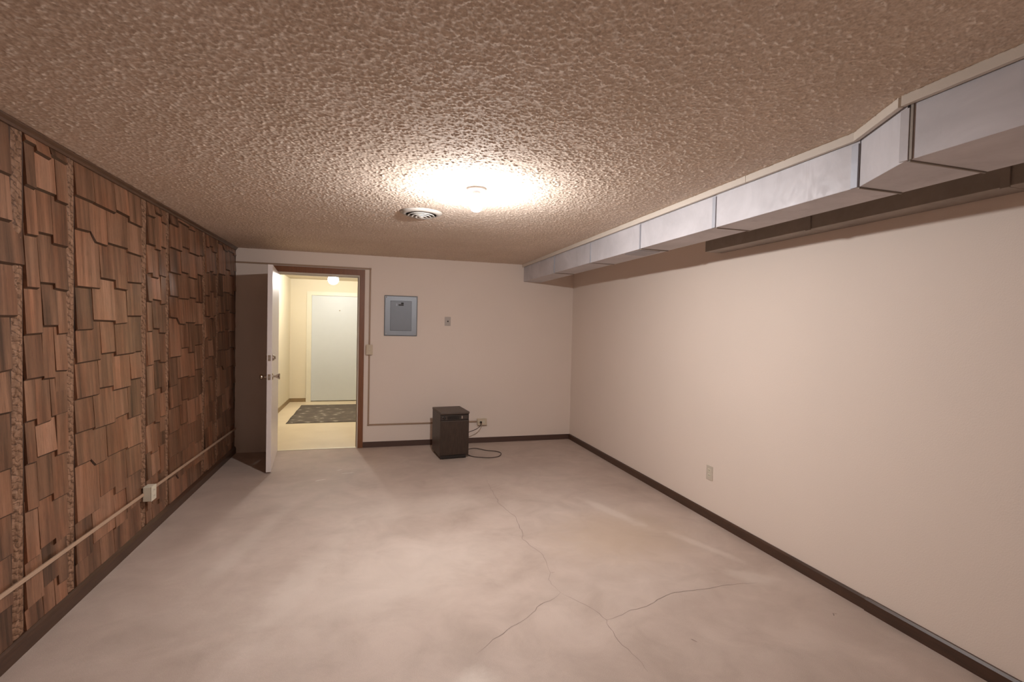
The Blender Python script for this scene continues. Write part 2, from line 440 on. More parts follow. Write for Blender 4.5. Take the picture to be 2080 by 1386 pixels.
for p0, dz in PANELS:
    items = []
    for rep in range(-3, 4):
        for (a, b, z, tone) in PAT:
            zb = z + dz + rep * PER
            if Z0 - 0.45 < zb < Z1 + 0.45:
                items.append((a, b, zb, tone, abs(a - 0.588) < 1e-4 and abs(z - 1.876) < 1e-4))
    for (a, b, zb, tone, notch) in items:
        if zb > Z1 - 0.03: continue
        tops = []
        for s in range(9):
            u = a + (b - a) * (s + 0.5) / 9
            ab = [q[2] for q in items if q[0] <= u <= q[1] and q[2] > zb + 0.06]
            if ab: tops.append(min(ab))
        zt = min(max(tops) + 0.02 if tops else Z1, Z1)
        lo = max(zb, Z0)
        if zt - lo < 0.03: continue
        y0, y1 = p0 + a, p0 + b
        if p0 < 2.0 and b > 1.2:          # a few butts lap over the neighbouring strip
            y1 += {1.680: 0.075, 1.467: 0.035}.get(round(zb, 3), 0.0)
        if y0 > YB - 0.03 or y1 < 1.75: continue
        y1 = min(y1, YB - 0.004)
        allsh.append((y0 + 0.0012, y1 - 0.0012, lo, zt, tone, notch))

def shingle_into(bm, rec, k, layers):
    y0, y1, zb, zt, tone, notch = rec
    rnd = random.Random(k * 13 + 5)
    xb = XL - 0.0085
    tb = 0.0140 + rnd.uniform(-0.0015, 0.0025)
    tt = 0.0012
    j = [rnd.uniform(-0.005, 0.005) for _ in range(2)]
    prof = [(y0, zb + j[0]), (y1, zb + j[1]), (y1, zt), (y0, zt)]
    if notch:
        prof = [(y0 + 0.055, zb), (y1, zb + j[1]), (y1, zt), (y0, zt), (y0, zb + 0.05)]
    fr = []; bk = []
    for (y, z) in prof:
        t = tt + (tb - tt) * (zt - z) / (zt - zb)
        fr.append(bm.verts.new((xb + t, y, z))); bk.append(bm.verts.new((xb, y, z - (0.013 if z < zb + 0.012 else 0.0))))
    n = len(prof)
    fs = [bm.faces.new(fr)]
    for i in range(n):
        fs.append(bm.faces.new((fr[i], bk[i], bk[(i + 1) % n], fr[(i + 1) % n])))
    tn, sd = tone + rnd.uniform(-0.08, 0.08), rnd.uniform(0, 40)
    for q, f in enumerate(fs):
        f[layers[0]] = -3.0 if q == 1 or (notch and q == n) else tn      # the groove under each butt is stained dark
        f[layers[1]] = sd

def new_sh():
    bm = bmesh.new()
    return bm, (bm.faces.layers.float.new('tone'), bm.faces.layers.float.new('seed'))
# the largest 300 in view hang as single shakes; what is left joins into one piece
allsh.sort(key=lambda r: -((r[1] - r[0]) * (r[3] - r[2]) / max(r[0], 0.1) ** 3 if r[1] > 2.44 else 0))
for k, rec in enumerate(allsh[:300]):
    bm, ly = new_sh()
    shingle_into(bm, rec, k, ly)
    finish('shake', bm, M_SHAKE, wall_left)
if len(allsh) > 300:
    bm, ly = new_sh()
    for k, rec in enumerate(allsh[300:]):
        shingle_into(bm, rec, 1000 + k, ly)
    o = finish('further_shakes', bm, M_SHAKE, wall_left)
    o['kind'] = 'stuff'
# rough sawn strips that divide the panelling
for p0, dz in PANELS:
    for (a, b) in ((0.0, 0.074), (0.390, 0.457)):
        y0, y1 = p0 + a, p0 + b
        if y1 > YB or y1 < 1.7: continue
        rnd = random.Random(int(y0 * 1000))
        bm = bmesh.new(); ny, nz = 5, 110
        g = [[bm.verts.new((XL - 0.008 + (0.0 if i in (0, ny - 1) else rnd.uniform(0.002, 0.0085)), y0 + 0.002 + (y1 - y0 - 0.004) * i / (ny - 1),
                            Z0 + (Z1 - Z0) * q / nz + rnd.uniform(-0.006, 0.006) * (0 < q < nz))) for q in range(nz + 1)] for i in range(ny)]
        for i in range(ny - 1):
            for q in range(nz):
                bm.faces.new((g[i][q], g[i + 1][q], g[i + 1][q + 1], g[i][q + 1]))
        finish('sawn_strip', bm, M_BARK, wall_left)
# plain panelling carried on beside and behind the photographer
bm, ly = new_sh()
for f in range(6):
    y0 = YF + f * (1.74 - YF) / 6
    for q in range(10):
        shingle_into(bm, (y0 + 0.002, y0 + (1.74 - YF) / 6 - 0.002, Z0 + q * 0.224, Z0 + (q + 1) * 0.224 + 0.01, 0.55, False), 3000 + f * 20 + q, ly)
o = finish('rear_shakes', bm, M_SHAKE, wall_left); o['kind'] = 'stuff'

# ---- trims on the left wall
crown = prism('trim_1', [(XL - 0.008, H), (XL + 0.022, H), (XL + 0.020, H - 0.008), (XL + 0.008, H - 0.018), (XL + 0.005, H - 0.030), (XL - 0.008, H - 0.030)], 'y', YF, YB, M_CROWN)
struct(crown, 'dark wooden moulding where shake panelling meets ceiling', 'moulding')
bl = prism('baseboard_left', [(XL - 0.008, 0), (XL + 0.018, 0), (XL + 0.018, 0.055), (XL + 0.012, 0.068), (XL + 0.004, 0.078), (XL - 0.008, 0.078)], 'y', YF, YB - 0.002, M_BASE)
struct(bl, 'dark wooden baseboard under the shake panelling', 'baseboard')
# ---- right baseboard: two lengths with a butt joint
br = prism('baseboard_right', [(XR, 0), (XR - 0.014, 0), (XR - 0.014, 0.058), (XR - 0.008, 0.068), (XR, 0.068)], 'y', 1.97, YB, M_BASE)
struct(br, 'dark brown baseboard along the plain cream wall', 'baseboard')
prism('board', [(XR, 0), (XR - 0.020, 0), (XR - 0.020, 0.060), (XR - 0.010, 0.071), (XR, 0.071)], 'y', YF, 1.968, M_BASE, br)
bb = prism('baseboard_back', [(YB, 0), (YB - 0.012, 0), (YB - 0.006, 0.006), (YB - 0.005, 0.064), (YB, 0.066)], 'x', OP_R + 0.073, XR - 0.014, M_COVE)
struct(bb, 'dark brown cove base below the electrical panel wall', 'baseboard')
bf = box('baseboard_front', (XL + 0.02, YF, 0), (XR - 0.02, YF + 0.012, 0.066), M_COVE)
struct(bf, 'dark brown base on the wall facing the doorway', 'baseboard')

# ---- door opening: jambs and casing
jl = box('trim_2', (OP_L - JW, YB - 0.006, 0), (OP_L, YB + WT + 0.004, OP_T), M_JAMB); struct(jl, 'cream door jamb on the hinge side', 'door jamb')
jr = box('trim_3', (OP_R, YB - 0.006, 0), (OP_R + JW, YB + WT + 0.004, OP_T), M_JAMB); struct(jr, 'cream door jamb on the latch side', 'door jamb')
jh = box('trim_4', (OP_L - JW, YB - 0.006, OP_T), (OP_R + JW, YB + WT + 0.004, OP_T + JW), M_JAMB); struct(jh, 'cream head jamb over the doorway', 'door jamb')
boxes('door_stop', [((OP_R - 0.011, YB + 0.045, 0), (OP_R, YB + 0.08, OP_T - 0.011))], M_JAMB, jr)
boxes('door_stop', [((OP_L, YB + 0.045, OP_T - 0.011), (OP_R, YB + 0.08, OP_T))], M_JAMB, jh)
boxes('strike_plate', [((OP_R - 0.0015, YB + 0.012, 0.90), (OP_R, YB + 0.036, 0.96))], M_BRASS, jr)
CW = 0.058
cr = box('trim_5', (OP_R + JW - 0.006, YB - 0.016, 0), (OP_R + JW + CW - 0.006, YB - 0.0005, OP_T + JW - 0.0005), M_CASING, bevel=0.003); struct(cr, 'reddish brown casing upright beside the light switch', 'door casing')
ch = box('trim_6', (OP_L - JW - 0.02, YB - 0.016, OP_T + JW - 0.004), (OP_R + JW + CW - 0.006, YB - 0.0005, OP_T + JW + 0.062), M_CASING, bevel=0.003); struct(ch, 'reddish brown casing head over the open doorway', 'door casing')
ts = box('trim_7', (OP_L, YB + 0.005, -0.004), (OP_R, YB + 0.035, 0.006), M_METALSTRIP, bevel=0.002); struct(ts, 'thin metal threshold strip in the doorway', 'threshold')

# ---- open door leaf
ang = math.radians(5.6)
door = thing('door_1', 'grey-white slab door standing open into the room', 'door', (OP_L + 0.004, YB - 0.014, 0.0), 0)
door['kind'] = 'structure'
door.rotation_euler = (0, 0, ang)
DL, DT, DH = 0.880, 0.044, 2.014
# leaf runs toward -y from the hinge line
box('leaf', (0, -DL, 0.012), (DT, 0, DH), M_DOOR, door, bevel=0.0018, segs=1)
def knob(parent, side, yy, zz, kp):
    x = DT if side > 0 else 0.0
    ax = 'x' if side > 0 else '-x'
    k = lathe('door_knob', kp, M_BRASS, parent, 24, (x, yy, zz), ax)
    lathe('rosette', [(0, 0), (0.033, 0), (0.033, 0.003), (0.028, 0.008), (0.012, 0.009), (0, 0.009)], M_BRASS, k, 24, (x, yy, zz), ax)
KP = [(0.011, 0.005), (0.011, 0.024), (0.016, 0.032), (0.025, 0.040), (0.028, 0.050), (0.026, 0.060), (0.018, 0.066), (0, 0.067)]
KP2 = [(0.011, 0.005), (0.010, 0.026), (0.014, 0.034), (0.024, 0.050), (0.029, 0.064), (0.028, 0.068), (0.020, 0.066), (0, 0.064)]
knob(door, 1, -DL + 0.062, 0.935, KP2)
knob(door, -1, -DL + 0.062, 0.930, KP)
d = lathe('deadbolt', [(0, 0), (0.030, 0), (0.030, 0.006), (0.024, 0.016), (0.020, 0.017), (0, 0.017)], M_BRASS, door, 24, (DT, -DL + 0.062, 1.117), 'x')
box('thumb_turn', (DT + 0.016, -DL + 0.062 - 0.005, 1.103), (DT + 0.030, -DL + 0.062 + 0.005, 1.131), M_BRASS, d, bevel=0.002)
lathe('deadbolt_cylinder', [(0, 0), (0.027, 0), (0.024, 0.012), (0, 0.013)], M_BRASS, door, 20, (0, -DL + 0.062, 1.117), '-x')
for zz in (0.933, 1.117):
    lp = box('latch_plate', (0.010, -DL - 0.0015, zz - 0.028), (0.034, -DL + 0.002, zz + 0.028), M_BRASS, door, bevel=0.0006, segs=1)
    box('latch_bolt', (0.015, -DL - (0.011 if zz < 1 else 0.003), zz - 0.009), (0.029, -DL, zz + 0.009), M_STEEL, lp)
for zz in (0.22, 1.02, 1.80):
    lathe('hinge', [(0, 0), (0.006, 0), (0.006, 0.09), (0, 0.09)], M_STEEL, door, 12, (-0.005, -0.003, zz - 0.045), 'z', False)

# ------------------------------------------------------------------ hall beyond the doorway
HY0, HY1, HXL, HXR = YB + WT, 9.86, -1.43, 0.75
fh = struct(box('floor_hall', (HXL - 0.1, YB + 0.02, -0.1), (HXR + 0.1, HY1 + 0.1, 0.0), M_VINYL), 'cream vinyl floor of the hall beyond the doorway', 'floor')
chh = struct(box('ceiling_hall', (HXL - 0.1, HY0, H), (HXR + 0.1, HY1 + 0.1, H + 0.08), wall_paint('hall_ceiling_paint', (0.66, 0.57, 0.42), 0.4)), 'cream ceiling of the hall with a globe lamp', 'ceiling')
struct(box('wall_hall_left', (HXL - 0.1, HY0, 0), (HXL, HY1, H), M_HALLWALL), 'yellowish cream hall wall seen past the open door', 'wall')
struct(box('wall_hall_right', (HXR, HY0, 0), (HXR + 0.1, HY1, H), M_HALLWALL), 'yellowish cream hall wall hidden right of the doorway', 'wall')
HDL, HDR, HDT = -1.062, -0.155, 1.985
struct(boxes('wall_hall_far', [((HXL, HY1, 0), (HDL - 0.02, HY1 + 0.1, H)), ((HDR + 0.02, HY1, 0), (HXR, HY1 + 0.1, H)), ((HDL - 0.02, HY1, HDT + 0.02), (HDR + 0.02, HY1 + 0.1, H))], M_HALLWALL),
       'yellowish cream far hall wall around the closed door', 'wall')
hd = box('door_2', (HDL, HY1 + 0.012, 0.012), (HDR, HY1 + 0.05, HDT), M_HALLDOOR, bevel=0.002)
struct(hd, 'closed pale blue-grey slab door at the end of the hall', 'door')
k2 = lathe('door_knob', KP, M_STEEL, hd, 20, (HDR - 0.065, HY1 + 0.012, 0.90), '-y')
lathe('peephole', [(0, 0), (0.012, 0), (0.010, 0.004), (0, 0.004)], M_STEEL, hd, 16, (-0.57, HY1 + 0.012, 1.715), '-y')
struct(boxes('trim_8', [((HDL - 0.085, HY1 - 0.014, 0), (HDL, HY1 + 0.012, HDT + 0.0)), ((HDR, HY1 - 0.014, 0), (HDR + 0.085, HY1 + 0.012, HDT)), ((HDL - 0.085, HY1 - 0.014, HDT), (HDR + 0.085, HY1 + 0.012, HDT + 0.07))], M_HALLTRIM),
       'cream casing around the closed hall door', 'door casing')
struct(box('baseboard_hall_left', (HXL, HY0, 0), (HXL + 0.012, HY1 - 0.013, 0.068), M_HALLBASE), 'tan base along the left side of the hall', 'baseboard')
struct(box('baseboard_hall_far', (HXL, HY1 - 0.012, 0), (HDL - 0.085, HY1, 0.068), M_HALLBASE), 'tan base beside the closed hall door', 'baseboard')
# rug
bm = bmesh.new()
nx, ny = 26, 34
RX0, RX1, RY0, RY1 = -1.165, 0.12, 7.72, 9.42
rnd = random.Random(3)
top = [[bm.verts.new((RX0 + (RX1 - RX0) * i / nx + 0.004 * math.sin(j * 0.5) * (i == 0), RY0 + (RY1 - RY0) * j / ny, 0.010 + rnd.uniform(-0.001, 0.001) - 0.005 * (i in (0, nx) or j in (0, ny)))) for j in range(ny + 1)] for i in range(nx + 1)]
for i in range(nx):
    for j in range(ny):
        bm.faces.new((top[i][j], top[i + 1][j], top[i + 1][j + 1], top[i][j + 1]))
ret = bmesh.ops.extrude_edge_only(bm, edges=[e for e in bm.edges if e.is_boundary])
for v in ret['geom']:
    if isinstance(v, bmesh.types.BMVert): v.co.z = 0.0006
tag(finish('area_rug', bm, M_RUG, smooth=True), 'dark grey patterned rug on the cream hall floor', 'rug')
# hall lamp
LX, LY = -0.590, 8.40
hl = thing('globe_light', 'glowing round globe lamp on the hall ceiling', 'ceiling light', (LX, LY, H))
lathe('canopy', [(0, 0), (0.055, 0), (0.055, -0.010), (0.040, -0.022), (0.026, -0.030), (0, -0.030)], M_WHITE, hl)
prof = [(0.024, -0.030)] + [(0.080 * math.sin(t), -0.108 + 0.080 * math.cos(t)) for t in [math.pi * (0.12 + 0.88 * i / 14) for i in range(14)]] + [(0, -0.188)]
lathe('globe', prof, M_HALLBULB, hl)

# ------------------------------------------------------------------ bare bulb of the room
BX, BY = 0.586, 2.881
rl = thing('ceiling_light', 'bare glowing light bulb in a white porcelain ceiling holder', 'ceiling light', (BX, BY, H))
lathe('base', [(0, 0), (0.056, 0), (0.057, -0.006), (0.052, -0.013), (0.030, -0.019), (0, -0.019)], M_WHITE, rl, 40)
lathe('socket', [(0.024, -0.018), (0.022, -0.030), (0.020, -0.044), (0.0, -0.044)], M_WHITE, rl, 28)
lathe('bulb_neck', [(0.013, -0.044), (0.015, -0.054), (0.021, -0.068), (0.029, -0.083), (0.0335, -0.095), (0.0350, -0.104), (0.0348, -0.108), (0.0, -0.1085)], M_BULBTOP, rl, 32)
lathe('bulb', [(0.0348, -0.108), (0.032, -0.119), (0.025, -0.129), (0.014, -0.136), (0, -0.138)], M_BULB, rl, 32)

# ------------------------------------------------------------------ round ceiling vent
VX, VY = 0.335, 3.625
cv = thing('ceiling_vent', 'round white ceiling air diffuser with concentric rings', 'vent', (VX, VY, H))
lathe('flange', [(0.125, 0), (0.150, -0.001), (0.150, -0.004), (0.128, -0.016), (0.112, -0.020), (0.108, -0.016), (0.120, -0.006)], M_VENT, cv, 48, closed=True)
lathe('duct_collar', [(0.118, -0.004), (0.0, -0.0015)], M_DARK, cv, 48)
for r, z in ((0.092, -0.026), (0.066, -0.031), (0.040, -0.035)):
    lathe('ring', [(r - 0.010, z + 0.014), (r + 0.003, z + 0.004), (r + 0.005, z - 0.001), (r + 0.001, z - 0.002), (r - 0.013, z + 0.011)], M_VENT, cv, 48, closed=True)
lathe('center_cone', [(0, -0.040), (0.016, -0.038), (0.019, -0.034), (0.008, -0.016), (0, -0.016)], M_VENT, cv, 32)

# ------------------------------------------------------------------ main sheet metal duct
DX0, DX1, DZ = 1.875, 2.112, 2.056
NX0 = 1.738
DTOP = H - 0.004
duct = thing('metal_duct', 'long galvanised rectangular duct with seams running under the ceiling', 'duct', (DX0, 3.0, DZ))
def dsec(x0a, x0b, ya, yb, x1=DX1, inset=0.0):
    bm = bmesh.new()
    vs = []
    for (x0, y) in ((x0a, ya), (x0b, yb)):
        vs.append([bm.verts.new((px - DX0, y - 3.0, pz - DZ)) for px, pz in ((x0 + inset, DZ + inset), (x1 - inset, DZ + inset), (x1 - inset, DTOP), (x0 + inset, DTOP))])
    for i in range(4):
        bm.faces.new((vs[0][i], vs[0][(i + 1) % 4], vs[1][(i + 1) % 4], vs[1][i]))
    bm.faces.new(vs[0]); bm.faces.new(vs[1][::-1])
    return finish('duct_section', bm, M_GALV, duct, bevel=0.0015)
joints = [YB - 0.004, 4.98, 4.07, 3.225, 2.405, 1.545]
for q, (a, b) in enumerate(zip(joints[1:], joints)):
    dsec(DX0, DX0, a + 0.0015, b - 0.0015, inset=0.002 * (q % 2))
dsec(NX0, DX0, 1.268, 1.5435, inset=0.001)
dsec(NX0, NX0, 0.35, 1.252)
dsec(NX0, NX0, YF + 0.004, 0.347, inset=0.002)
def cleat(x0, y, wid, mat=M_CLEAT):
    lst = [((x0 - 0.006 - DX0, y - 3.0, 0.0), (x0 + 0.002 - DX0, y + wid - 3.0, DTOP - DZ - 0.04))]
    boxes('drive_cleat', lst, mat, duct, 0.001)
    boxes('slip_seam', [((x0 + 0.004 - DX0, y - 3.0 - 0.003, -0.005), (DX1 - 0.004 - DX0, y - 3.0 + 0.004, 0.002))], M_GALV2, duct, 0.001)
for y, wd in ((4.975, 0.010), (4.065, 0.012), (3.220, 0.010), (2.402, 0.028), (1.548, 0.030)):
    cleat(DX0, y, wd)
cleat(NX0, 1.256, 0.030, M_GALV)
boxes('drive_cleat', [((NX0 - 0.004 - DX0, 1.245 - 3.0, 0.0), (NX0 + 0.004 - DX0, 1.2535 - 3.0, DTOP - DZ - 0.03))], M_GALV2, duct)
box('access_panel', (0.03, 3.27 - 3.0, -0.004), (DX1 - DX0 - 0.04, 3.50 - 3.0, 0.001), M_CLEAT, duct, bevel=0.001)

# second low duct tucked against the right wall
D2L, D2Z = 2.412, 2.064
d2 = thing('wall_duct', 'metal duct with shade in its brownish colour tucked against the plain cream wall', 'duct', (D2L, 2.0, D2Z))
for a, b in ((2.285, 3.20), (1.367, 2.283), (0.45, 1.365), (YF + 0.004, 0.448)):
    box('duct_section', (0, a - 2.0, 0), (XR - 0.004 - D2L, b - 2.0, DTOP - D2Z - 0.06), M_GALV2, d2, bevel=0.002)
for y in (2.284, 1.366, 0.449):
    boxes('joint_band', [((-0.008, y - 2.0 - 0.016, -0.006), (0.0, y - 2.0 + 0.016, DTOP - D2Z - 0.08))], M_GALV2, d2, 0.001)
    
# cream trim boards that close the joint between ceiling and duct
TH = 0.036
def tboard(n, pts, label):
    (xa, ya), (xb, yb) = pts
    bm = bmesh.new()
    d = Vector((xb - xa, yb - ya, 0)).normalized(); nrm = Vector((-d.y, d.x, 0))
    if nrm.x > 0: nrm = -nrm
    t = nrm * 0.018
    vs = []
    for (x, y) in ((xa, ya), (xb, yb)):
        for off in (Vector((0, 0, 0)), t):
            for z in (H - TH, H - 0.0005):
                vs.append(bm.verts.new((x + off.x, y + off.y, z)))
    for f in ((0, 1, 3, 2), (4, 6, 7, 5), (0, 4, 5, 1), (2, 3, 7, 6), (0, 2, 6, 4), (1, 5, 7, 3)):
        bm.faces.new([vs[i] for i in f])
    struct(finish('trim_%d' % n, bm, M_TRIMBOARD, bevel=0.0015), label, 'trim board')
tboard(9, ((DX0 - 0.0065, 3.83), (DX0 - 0.0065, YB - 0.002)), 'cream trim board over the far end of the long duct')
tboard(10, ((DX0 - 0.0065, 2.152), (DX0 - 0.0065, 3.828)), 'cream trim board over the middle of the long duct')
tboard(11, ((DX0 - 0.0065, 1.553), (DX0 - 0.0065, 2.150)), 'short cream trim board ending at the duct bend')
tboard(12, ((NX0 - 0.0065, 1.275), (DX0 - 0.0065, 1.551)), 'slanted cream trim board over the duct bend')
tboard(13, ((NX0 - 0.0065, YF + 0.002), (NX0 - 0.0065, 1.272)), 'cream trim board over the wide part of the duct')

# ------------------------------------------------------------------ electrical panel
ep = thing('electrical_panel', 'blue-grey metal breaker panel flush on the cream end wall', 'electrical panel', (0.343, YB, 1.573))
bm = bmesh.new()
W2, H2 = 0.194, 0.241
outer = [(-W2, -H2), (W2, -H2), (W2, H2), (-W2, H2)]
rim = [(-W2 + .010, -H2 + .010), (W2 - .010, -H2 + .010), (W2 - .010, H2 - .010), (-W2 + .010, H2 - .010)]
inn = [(-0.126, -0.178), (0.126, -0.178), (0.126, 0.180), (-0.126, 0.180)]
R = [[bm.verts.new((x, y, z)) for x, z in pts] for pts, y in ((outer, 0.0), (outer, -0.010), (rim, -0.016), (inn, -0.016), (inn, -0.006))]
for a, b in zip(R, R[1:]):
    for i in range(4):
        bm.faces.new((a[i], a[(i + 1) % 4], b[(i + 1) % 4], b[i]))
bm.faces.new(R[-1])
finish('frame', bm, M_CABINET, ep)
pdoor = box('panel_door', (-0.1235, -0.0150, -0.1755), (0.1235, -0.0070, 0.1775), M_CABDOOR, ep, bevel=0.0015)
box('latch', (0.000, -0.020, 0.140), (0.030, -0.0150, 0.160), M_DARK, pdoor, bevel=0.001)
box('latch_catch', (-0.058, -0.0165, 0.118), (-0.046, -0.0150, 0.146), M_CABINET, pdoor)
box('rating_label', (-0.030, -0.0156, 0.122), (0.030, -0.0149, 0.138), M_DARK, pdoor)
for sx in (-1, 1):
    for sz in (-1, 1):
        lathe('screw', [(0.0065, 0), (0.006, 0.002), (0, 0.003)], M_STEEL, ep, 12, (sx * (W2 - 0.022), -0.0158, sz * (H2 - 0.022)), '-y')

# grey cover plate with a cable hole
cp = thing('cable_plate', 'small grey wall plate with a round cable hole', 'wall plate', (0.908, YB, 1.522))
box('plate', (-0.036, -0.005, -0.055), (0.036, 0, 0.055), M_GREYPLATE, cp, bevel=0.0018)
lathe('cable_hole', [(0, 0), (0.009, 0), (0.009, 0.0015), (0, 0.0012)], M_DARK, cp, 16, (0.002, -0.005, 0), '-y')
for sz in (-1, 1):
    lathe('screw', [(0.004, 0), (0.003, 0.0012), (0, 0.0015)], M_STEEL, cp, 10, (0, -0.005, sz * 0.042), '-y')

# light switch in a surface box
sw = thing('light_switch', 'tan surface-mounted light switch beside the door casing', 'light switch', (-0.014, YB, 1.165))
box('surface_box', (-0.036, -0.032, -0.058), (0.036, 0, 0.058), M_IVORY, sw, bevel=0.003)
pl = box('cover_plate', (-0.038, -0.037, -0.060), (0.038, -0.032, 0.060), M_IVORY, sw, bevel=0.002)
box('toggle', (-0.005, -0.048, -0.004), (0.005, -0.037, 0.014), M_IVORY2, sw, bevel=0.0015)
for sz in (-1, 1):
    lathe('screw', [(0.003, 0), (0.0025, 0.001), (0, 0.0012)], M_STEEL, pl, 8, (0, -0.037, sz * 0.032), '-y')

# ------------------------------------------------------------------ raceways
RW, RD = 0.018, 0.010
def rbox(name, lo, hi, mat, par):
    return box(name, lo, hi, mat, par, bevel=0.0025)
rb = thing('wire_raceway', 'thin tan metal raceway framing the doorway to the floor outlet', 'raceway', (-0.014, YB, 1.2))
def rr(x0, x1, z0, z1): return rbox('raceway_length', (x0 + 0.014, -RD, z0 - 1.2), (x1 + 0.014, -0.0003, z1 - 1.2), M_RACE, rb)
ZT, ZL, XV = 2.116, 0.270, -0.015
rr(XL + 0.004, XV - 0.012, ZT - RW / 2, ZT + RW / 2)
rr(XV - RW / 2, XV + RW / 2, 1.2255, ZT - 0.012)
rr(XV - RW / 2, XV + RW / 2, ZL + 0.012, 1.1045)
rr(XV + 0.012, 1.2985, ZL - RW / 2, ZL + RW / 2)
for z, nm in ((ZT, 1), (ZL, 2)):
    rbox('elbow', (XV - 0.0115 + 0.014, -RD - 0.001, z - 0.0115 - 1.2), (XV + 0.0115 + 0.014, -0.0003, z + 0.0115 - 1.2), M_RACE, rb)

lr = thing('wire_raceway', 'pale tan raceway low along the wooden shake wall', 'raceway', (XL + 0.008, 3.8, 0.31))
def lrun(y0, y1):
    z = lambda y: 0.325 - 0.0136 * (y - 2.478) - 0.31
    bm = bmesh.new(); vs = []
    for y in (y0, y1):
        for x in (0.0025, 0.013):
            for dz in (-0.0095, 0.0095):
                vs.append(bm.verts.new((x, y - 3.8, z(y) + dz)))
    for f in ((0, 1, 3, 2), (4, 6, 7, 5), (0, 4, 5, 1), (2, 3, 7, 6), (0, 2, 6, 4), (1, 5, 7, 3)):
        bm.faces.new([vs[i] for i in f])
    finish('raceway_length', bm, M_RACE_L, lr, bevel=0.0025)
lrun(YF + 0.01, 3.757); lrun(3.838, YB - 0.008)

def duplex(par, w, h, horiz, place, base_mat, depth):
    """cover plate + two receptacles; place maps (u, v, d) to local xyz"""
    def bx(name, u0, u1, v0, v1, d0, d1, mat, p, bev=0.0):
        a, b = place(u0, v0, d0), place(u1, v1, d1)
        return box(name, tuple(min(i, j) for i, j in zip(a, b)), tuple(max(i, j) for i, j in zip(a, b)), mat, p, bevel=bev)
    if depth: bx('surface_box', -w / 2 + .001, w / 2 - .001, -h / 2 + .001, h / 2 - .001, 0.0, depth, base_mat, par, 0.003)
    pl = bx('cover_plate', -w / 2, w / 2, -h / 2, h / 2, depth, depth + 0.005, base_mat, par, 0.002)
    for s in (-1, 1):
        cu, cvv = (s * 0.0195, 0) if horiz else (0, s * 0.0195)
        r = bx('receptacle', cu - (0.0135 if horiz else 0.0165), cu + (0.0135 if horiz else 0.0165), cvv - (0.0165 if horiz else 0.0135), cvv + (0.0165 if horiz else 0.0135), depth + 0.0045, depth + 0.007, M_IVORY2, par, 0.001)
        for t in (-1, 1):
            if horiz: bx('slot', cu - 0.004, cu + 0.004, t * 0.0062 - 0.0013, t * 0.0062 + 0.0013, depth + 0.0068, depth + 0.0074, M_DARK, r)
            else: bx('slot', t * 0.0062 - 0.0013, t * 0.0062 + 0.0013, cvv - 0.004, cvv + 0.004, depth + 0.0068, depth + 0.0074, M_DARK, r)
ob = thing('wall_outlet', 'ivory outlet box on the shake wall raceway', 'outlet', (XL + 0.008, 3.7975, 0.306))
duplex(ob, 0.078, 0.098, False, lambda u, v, d: (0.0028 + d, u, v), M_IVORY2, 0.046)
ow = thing('wall_outlet', 'cream flush outlet low on the plain cream wall', 'outlet', (XR, 3.257, 0.362))
duplex(ow, 0.074, 0.112, False, lambda u, v, d: (-d, u, v), plain('cream_outlet', (0.60, 0.52, 0.43), 0.4), 0.0)
oe = thing('wall_outlet', 'ivory surface outlet box with the black cord plugged in', 'outlet', (1.360, YB, ZL))
duplex(oe, 0.121, 0.078, True, lambda u, v, d: (u, -d, v), M_IVORY, 0.040)

# ------------------------------------------------------------------ dehumidifier
th = math.radians(6.0)
W, D, HH = 0.330, 0.400, 0.520
cx = 0.741 + W / 2 * math.cos(th) - D / 2 * math.sin(th)
cy = 5.355 + W / 2 * math.sin(th) + D / 2 * math.cos(th)
dh = thing('dehumidifier', 'dark brown boxy dehumidifier standing on the concrete floor', 'dehumidifier', (cx, cy, 0), th)
box('cabinet', (-W / 2 + .003, -D / 2 + .014, 0.030), (W / 2 - .003, D / 2 - .004, HH - 0.026), M_DEHUM, dh, bevel=0.004)
box('top_cover', (-W / 2, -D / 2 - 0.004, HH - 0.026), (W / 2, D / 2, HH), M_DEHUM_TOP, dh, bevel=0.006)
fp = box('front_panel', (-W / 2 + 0.004, -D / 2, 0.045), (W / 2 - 0.004, -D / 2 + 0.014, HH - 0.094), M_DEHUM, dh, bevel=0.003)
box('panel_ledge', (-W / 2 + 0.010, -D / 2 - 0.004, HH - 0.103), (W / 2 - 0.010, -D / 2 + 0.001, HH - 0.097), M_DEHUM_TOP, fp, bevel=0.001)
cs = box('control_strip', (-W / 2 + 0.006, -D / 2 + 0.004, HH - 0.090), (W / 2 - 0.006, -D / 2 + 0.014, HH - 0.034), M_DEHUM_CTL, dh, bevel=0.002)
lathe('control_knob', [(0.014, 0), (0.013, 0.012), (0.010, 0.014), (0, 0.014)], M_DEHUM_BLK, cs, 20, (-W / 2 + 0.045, -D / 2 + 0.004, HH - 0.062), '-y')
lathe('indicator_lamp', [(0.005, 0), (0.004, 0.003), (0, 0.004)], M_STEEL, cs, 12, (-W / 2 + 0.030, -D / 2 + 0.004, HH - 0.052), '-y')
for i in range(4):
    box('switch_key', (0.075 + i * 0.018, -D / 2 - 0.001, HH - 0.076), (0.085 + i * 0.018, -D / 2 + 0.005, HH - 0.046), M_STEEL if i == 0 else M_DEHUM_TOP, cs, bevel=0.001)
for i in range(9):
    box('intake_slat', (-0.085, -D / 2 + 0.001, HH - 0.0805 + i * 0.0045), (0.055, -D / 2 + 0.0045, HH - 0.0785 + i * 0.0045), M_DEHUM_BLK, cs)
box('kick_plate', (-W / 2 + 0.008, -D / 2 + 0.010, 0.008), (W / 2 - 0.030, -D / 2 + 0.022, 0.044), M_DEHUM_BLK, dh, bevel=0.002)
